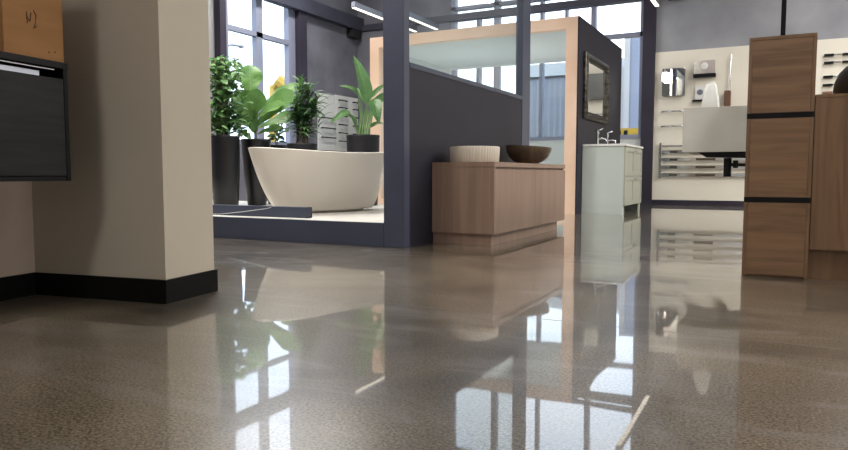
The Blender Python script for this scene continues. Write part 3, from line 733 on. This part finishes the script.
# right oak cabinet
r = thing('oak_cabinet', 'oak wall cabinet with recessed plinth, right of the drawer tower', 'cabinet', (0.55, 3.9, 0))
obj('carcass', B(0.1295, 1.0, 3.715, 4.15, 0.145, 0.852, bev=0.001), M['oak_r'], r)
obj('top', B(0.1295, 1.0, 3.695, 4.15, 0.8525, 0.868, bev=0.001), M['oak_r'], r)
obj('door', B(0.131, 0.563, 3.696, 3.714, 0.145, 0.852, bev=0.001), M['oak_r'], r)
obj('door', B(0.567, 0.999, 3.696, 3.714, 0.145, 0.852, bev=0.001), M['oak_r'], r)
obj('plinth', B(0.1295, 1.0, 3.735, 4.1, 0.0, 0.1445), M['oak_r'], r)
# dark rounded basin on it
bx_, by_ = 0.365, 3.92
bm = lathe(bmesh.new(), [(0, 0.8685), (0.13, 0.8685), (0.148, 0.875), (0.155, 0.90), (0.150, 0.94), (0.132, 0.985), (0.105, 1.015), (0.06, 1.035), (0.0, 1.04)], bx_, by_, 48)
tag(obj('rounded_vessel', bm, M['black_matte']), 'black rounded vessel standing on the right oak cabinet', 'vessel')

# basin box on stub wall behind the tower
struct('wall_stub', B(-0.165, 0.02, 5.15, 6.6, 0, 1.36), M['white_wall'])
wb = thing('wall_basin', 'boxy pale concrete wall-hung basin behind the oak tower', 'basin', (-0.42, 5.75, 0.66))
bm = bmesh.new()
q0, q1, ya, yb, za, zb = -0.667, -0.168, 5.50, 6.35, 0.663, 0.992
box(bm, q0+0.03, q1-0.03, ya+0.03, yb-0.03, za, za+0.12)
for bb in ((q0, q0+0.03, ya, yb), (q1-0.03, q1, ya, yb), (q0+0.03, q1-0.03, ya, ya+0.03), (q0+0.03, q1-0.03, yb-0.03, yb)): box(bm, *bb, za, zb)
obj('bowl', bm, M['basin'], wb)
obj('bracket', mitre(bmesh.new(), [(-0.56, 0.6625), (-0.166, 0.6625), (-0.166, 0.615), (-0.50, 0.625)], 5.52, 5.62), M['black'], wb)
bm = tube(bmesh.new(), [(-0.355, 5.57, 0.618), (-0.355, 5.57, 0.48)], 0.027, 16)
tube(bm, [(-0.355, 5.57, 0.57), (-0.166, 5.57, 0.565)], 0.013, 10); tube(bm, [(-0.30, 5.57, 0.545), (-0.30, 5.57, 0.60)], 0.018, 10)
obj('bottle_trap', bm, M['black'], wb)
# white bottle-like dispenser on basin rim
bx_, by_ = -0.485, 5.57
ds = thing('pump_bottle', 'white tapered pump bottle standing on the boxy concrete basin', 'bottle', (bx_, by_, 0.9925))
def sq(k, n, z): 
    a = 2*PI*k/n; return 1/max(abs(math.cos(a)), abs(math.sin(a)))**0.6
bm = lathe(bmesh.new(), [(0, 0.9925), (0.062, 0.9925), (0.064, 1.0), (0.058, 1.05), (0.047, 1.11), (0.040, 1.150), (0.034, 1.165), (0.0, 1.168)], bx_, by_, 32, sq)
obj('bottle_body', bm, M['ceramic'], ds)
obj('pump', B(bx_-0.022, bx_+0.03, by_-0.012, by_+0.012, 1.168, 1.182, bev=0.004), M['ceramic'], ds)
# wide ledge closing the bowl front so the bottle stands on it
obj('tap_ledge', B(q0+0.031, q1-0.031, ya+0.031, ya+0.14, zb-0.02, zb), M['basin'], wb)

# ------------------------------------------------------------------ pendant strip lamps
def strip(x, y0, y1, z, label):
    t = thing('strip_lamp', label, 'lamp', (x, (y0+y1)/2, z), group='suspended linear lamps')
    obj('housing', B(x-0.035, x+0.035, y0, y1, z+0.012, z+0.10, bev=0.003), M['lamp_body'], t)
    obj('diffuser', B(x-0.03, x+0.03, y0+0.01, y1-0.01, z, z+0.0115, bev=0.002), M['lamp'], t)
    for yy in (y0+0.3, y1-0.3): obj('wire', tube(bmesh.new(), [(x, yy, z+0.10), (x, yy, ZC)], 0.003, 5), M['lamp_body'], t)
strip(-6.28, 9.58, 11.75, 3.20, 'strip lamp hanging before the dark left wall, nearest the corner')
strip(-5.83, 9.95, 11.75, 3.20, 'strip lamp hanging behind the glass of the navy partition')
strip(-1.80, 9.1, 11.35, 3.10, 'strip lamp hanging in front of the dark column at the back window')
def unseen_lamp_light(x, y, z, lx, ly, power, col=(1.0, 0.90, 0.76)):
    l = bpy.data.lights.new('unseen_lamp_light', 'AREA'); l.shape = 'RECTANGLE'; l.size = lx; l.size_y = ly; l.energy = power; l.color = col
    o = bpy.data.objects.new('unseen_lamp_light', l); C.objects.link(o); o.location = (x, y, z); return o
# unseen strip lamps; all but the first added to brighten the room
UNSEEN_LAMPS = [(-0.7, -2.6, 80, 'strip lamp behind the viewpoint'),
    (2.6, 2.2, 90, 'added fill strip lamp right of the oak cabinet'), (2.6, 7.6, 250, 'added fill strip lamp over the right aisle'), (1.15, 5.2, 120, 'added fill strip lamp over the central aisle'),
    (-3.0, 2.3, 120, 'added fill strip lamp in front of the bathtub platform'), (-4.8, 4.9, 180, 'added fill strip lamp over the potted plants')]
for x, y, pw, lb_ in ((-6.2, 8.3, 130, 'added high fill lamp over the left window end of the room'), (1.4, 9.3, 60, 'added high fill lamp before the concrete wall')):  # added above the view to lift the left wall and the concrete wall
    strip(x, y-1.1, y+1.1, 4.5, lb_)
    unseen_lamp_light(x, y, 4.48, 0.4, 2.2, pw, (1.0, 0.97, 0.93))
for x, y, pw, lb_ in UNSEEN_LAMPS:
    strip(x, y-1.1, y+1.1, 3.3, lb_)
    unseen_lamp_light(x, y, 3.28, 0.5, 2.2, pw*0.72, (1.0, 0.96, 0.90))
    up = unseen_lamp_light(x, y, 3.42, 0.5, 2.2, pw*0.72, (0.98, 0.98, 1.0)); up.rotation_euler = (PI, 0, 0)  # upward half added as ambient fill for ceiling and upper walls

# ------------------------------------------------------------------ outside
gm = noise_mat('asphalt', [(0.10, 0.10, 0.105), (0.16, 0.16, 0.165)], nscale=0.6, rough=0.9)
bm = bmesh.new(); box(bm, -60, XL-0.3, -20, 70, -0.3, -0.05); box(bm, XL-0.3, 40, YB+0.3, 70, -0.3, -0.05)
struct('ground', bm, gm)
def corrug(bm, x0, x1, y, z0, z1, pitch=0.22, d=0.06):
    n = int((x1-x0)/pitch*2); prev = None
    for i in range(n+1):
        x = x0+(x1-x0)*i/n; yy = y - (d if i % 2 else 0)
        cur = (bm.verts.new((x, yy, z0)), bm.verts.new((x, yy, z1)))
        if prev: bm.faces.new([prev[0], cur[0], cur[1], prev[1]])
        prev = cur
    return bm
h = thing('warehouse', 'grey corrugated warehouse across the street behind the back window', 'building', (-5, 27, 0))
obj('wall', B(-8.9, 4, 25.0, 32, -0.05, 4.1), mat('warehouse_grey', (0.22, 0.22, 0.24), 0.7), h)
obj('cladding', corrug(bmesh.new(), -8.9, 4, 24.95, -0.05, 4.0), mat('corrugated_grey', (0.25, 0.255, 0.285), 0.6), h)
obj('fascia', B(-9.0, 4.1, 24.8, 32.1, 4.1, 4.55), mat('pale_fascia', (0.45, 0.45, 0.45), 0.6), h)
h = thing('office_block', 'taller blue-grey building beside the warehouse, at the right of the back window', 'building', (-3, 22, 0))
obj('annex_wall', B(-5.7, -4.43, 23.2, 24.7, -0.05, 4.0), mat('annex_beige', (0.42, 0.395, 0.385), 0.7), h)
obj('wall', B(-4.25, 2, 22, 24.7, -0.05, 4.7), mat('blue_grey_cladding', (0.24, 0.26, 0.33), 0.6), h)
obj('pale_pier', B(-4.42, -4.252, 21.95, 24.7, -0.05, 4.7), mat('pale_pier_paint', (0.42, 0.41, 0.40), 0.6), h)
# hedge
bm = bmesh.new()
for k in range(5000):
    cpt = Vector((random.uniform(-9, -6.2), 21 + random.uniform(-0.5, 0.5), random.uniform(0, 2.3)))
    a = random.random()*6.28; leaf(bm, cpt, cpt+Vector((math.cos(a), math.sin(a), random.uniform(-.5, .8)))*0.11, 0.06, nu=1)
tag(obj('hedge', bm, mat('dusty_hedge_green', (0.07, 0.10, 0.065), 0.8)), 'green hedge in front of the grey warehouse', 'hedge')
ym = mat('machine_yellow', (0.50, 0.32, 0.03), 0.45)
# excavator outside the left window
e = thing('excavator', 'yellow excavator parked outside the left window', 'excavator', (-13.8, 19.4, -0.05))
Z0 = -0.05
bm = bmesh.new()
for dy in (-0.9, 0.9): obj('track', B(-15.0, -12.2, 19.4+dy-0.25, 19.4+dy+0.25, Z0, 0.75, bev=0.2), M['black_matte'], e)
obj('body', B(-14.9, -12.6, 18.5, 20.3, 0.85, 1.9, bev=0.08), ym, e)
obj('cab', B(-13.6, -12.5, 18.5, 19.4, 1.9, 2.9, bev=0.06), ym, e)
obj('cab_window', B(-13.5, -12.7, 18.48, 18.52, 2.05, 2.75), M['black'], e)
bm = bmesh.new()
tube(bm, [(-13.9, 19.5, 1.6), (-14.6, 19.0, 3.0), (-15.2, 18.6, 3.65), (-15.5, 18.7, 3.4)], [0.25, 0.26, 0.22, 0.15], 8)
tube(bm, [(-15.5, 18.7, 3.5), (-15.3, 18.3, 1.0)], [0.16, 0.12], 8)
obj('boom', bm, ym, e)
obj('bucket', B(-15.6, -14.95, 17.95, 18.55, 0.1, 0.95, bev=0.1), M['black_matte'], e)
# street lamp
s = thing('street_lamp', 'slim grey street lamp outside the left window', 'street lamp', (-19.6, 20.8, -0.05))
pm = mat('galvanised_pole', (0.28, 0.28, 0.29), 0.4, 0.5)
def onX(x, y, X):
    d = (FW + RT*((x-424)/FPX) - UP*((y-225)/FPX)); return CAM + d*(X/d.x)
pA = onX(227, 60, -20); pB = onX(241, 47.5, -20)
s.matrix_basis = Matrix.Translation((pA.x, pA.y, -0.05))
obj('pole', tube(bmesh.new(), [(pA.x, pA.y, -0.05), (pA.x, pA.y, pB.z-0.1), (pA.x, pA.y+0.25, pB.z+0.02), (pA.x, pA.y+0.8, pB.z+0.05)], [0.09, 0.06, 0.05, 0.045], 8), pm, s)
obj('lamp_head', B(pA.x-0.12, pA.x+0.12, pA.y+0.75, pB.y+0.1, pB.z-0.02, pB.z+0.09, bev=0.03), pm, s)
# yellow van outside the back window
s = thing('van', 'small yellow van parked outside the back window beyond the sage cabinet', 'van', (-3.5, 18, -0.05))
obj('body', B(-4.1, -2.6, 17.2, 19.2, 0.3, 1.62, bev=0.12), ym, s)
for xa in (-3.60, -3.44): obj('side_window', B(xa, xa+0.09, 17.185, 17.21, 1.44, 1.56), M['black'], s)
for xx in (-3.9, -2.85):
    bm = lathe(bmesh.new(), [(0, -0.1), (0.33, -0.1), (0.33, 0.1), (0, 0.1)], 0, 0, 20)
    bmesh.ops.transform(bm, matrix=Matrix.Translation((xx, 17.3, 0.28)) @ Matrix.Rotation(PI/2, 4, 'X'), verts=bm.verts)
    obj('wheel', bm, M['black_matte'], s)

# ------------------------------------------------------------------ sky
wd = bpy.data.worlds.new('sky'); sc.world = wd; wd.use_nodes = True
nt = wd.node_tree; N = nt.nodes; L = nt.links
bg = N['Background']
tc = N.new('ShaderNodeTexCoord'); no = N.new('ShaderNodeTexNoise'); no.inputs['Scale'].default_value = 3.0; no.inputs['Detail'].default_value = 6
cr = N.new('ShaderNodeValToRGB'); cr.color_ramp.elements[0].position = 0.35; cr.color_ramp.elements[1].position = 0.6
cr.color_ramp.elements[0].color = (0.62, 0.78, 1.0, 1); cr.color_ramp.elements[1].color = (0.86, 0.92, 1.0, 1)
L.new(tc.outputs['Generated'], no.inputs['Vector']); L.new(no.outputs['Fac'], cr.inputs['Fac']); L.new(cr.outputs['Color'], bg.inputs['Color'])
bg.inputs['Strength'].default_value = 3.0

# portals at the two glazed openings, guiding daylight sampling
def portal(loc, rot, sx, sy):
    l = bpy.data.lights.new('window_portal', 'AREA'); l.shape = 'RECTANGLE'; l.size = sx; l.size_y = sy; l.cycles.is_portal = True
    o = bpy.data.objects.new('window_portal', l); C.objects.link(o); o.location = loc; o.rotation_euler = rot
portal(((X0+X1)/2, YB+0.24, 3.02), (-PI/2, 0, 0), X1-X0, 3.85)
portal((XL-0.24, 8.96, 2.6), (0, -PI/2, 0), 4.5, 1.84)

# ------------------------------------------------------------------ camera and view
cam = bpy.data.cameras.new('camera'); co = bpy.data.objects.new('camera', cam); C.objects.link(co)
cam.sensor_width = 36; cam.lens = FPX/848*36; cam.clip_start = 0.02; cam.clip_end = 300
co.location = CAM; co.rotation_euler = (PI/2-PITCH, 0, YAW)
sc.camera = co
vs = sc.view_settings
vs.view_transform = 'Standard'; vs.look = 'None'; vs.gamma = 1; vs.exposure = 0.3; vs.use_curve_mapping = False
sc.cycles.use_denoising = True
sc.cycles.max_bounces = 10; sc.cycles.transparent_max_bounces = 12
sc.cycles.sample_clamp_indirect = 6
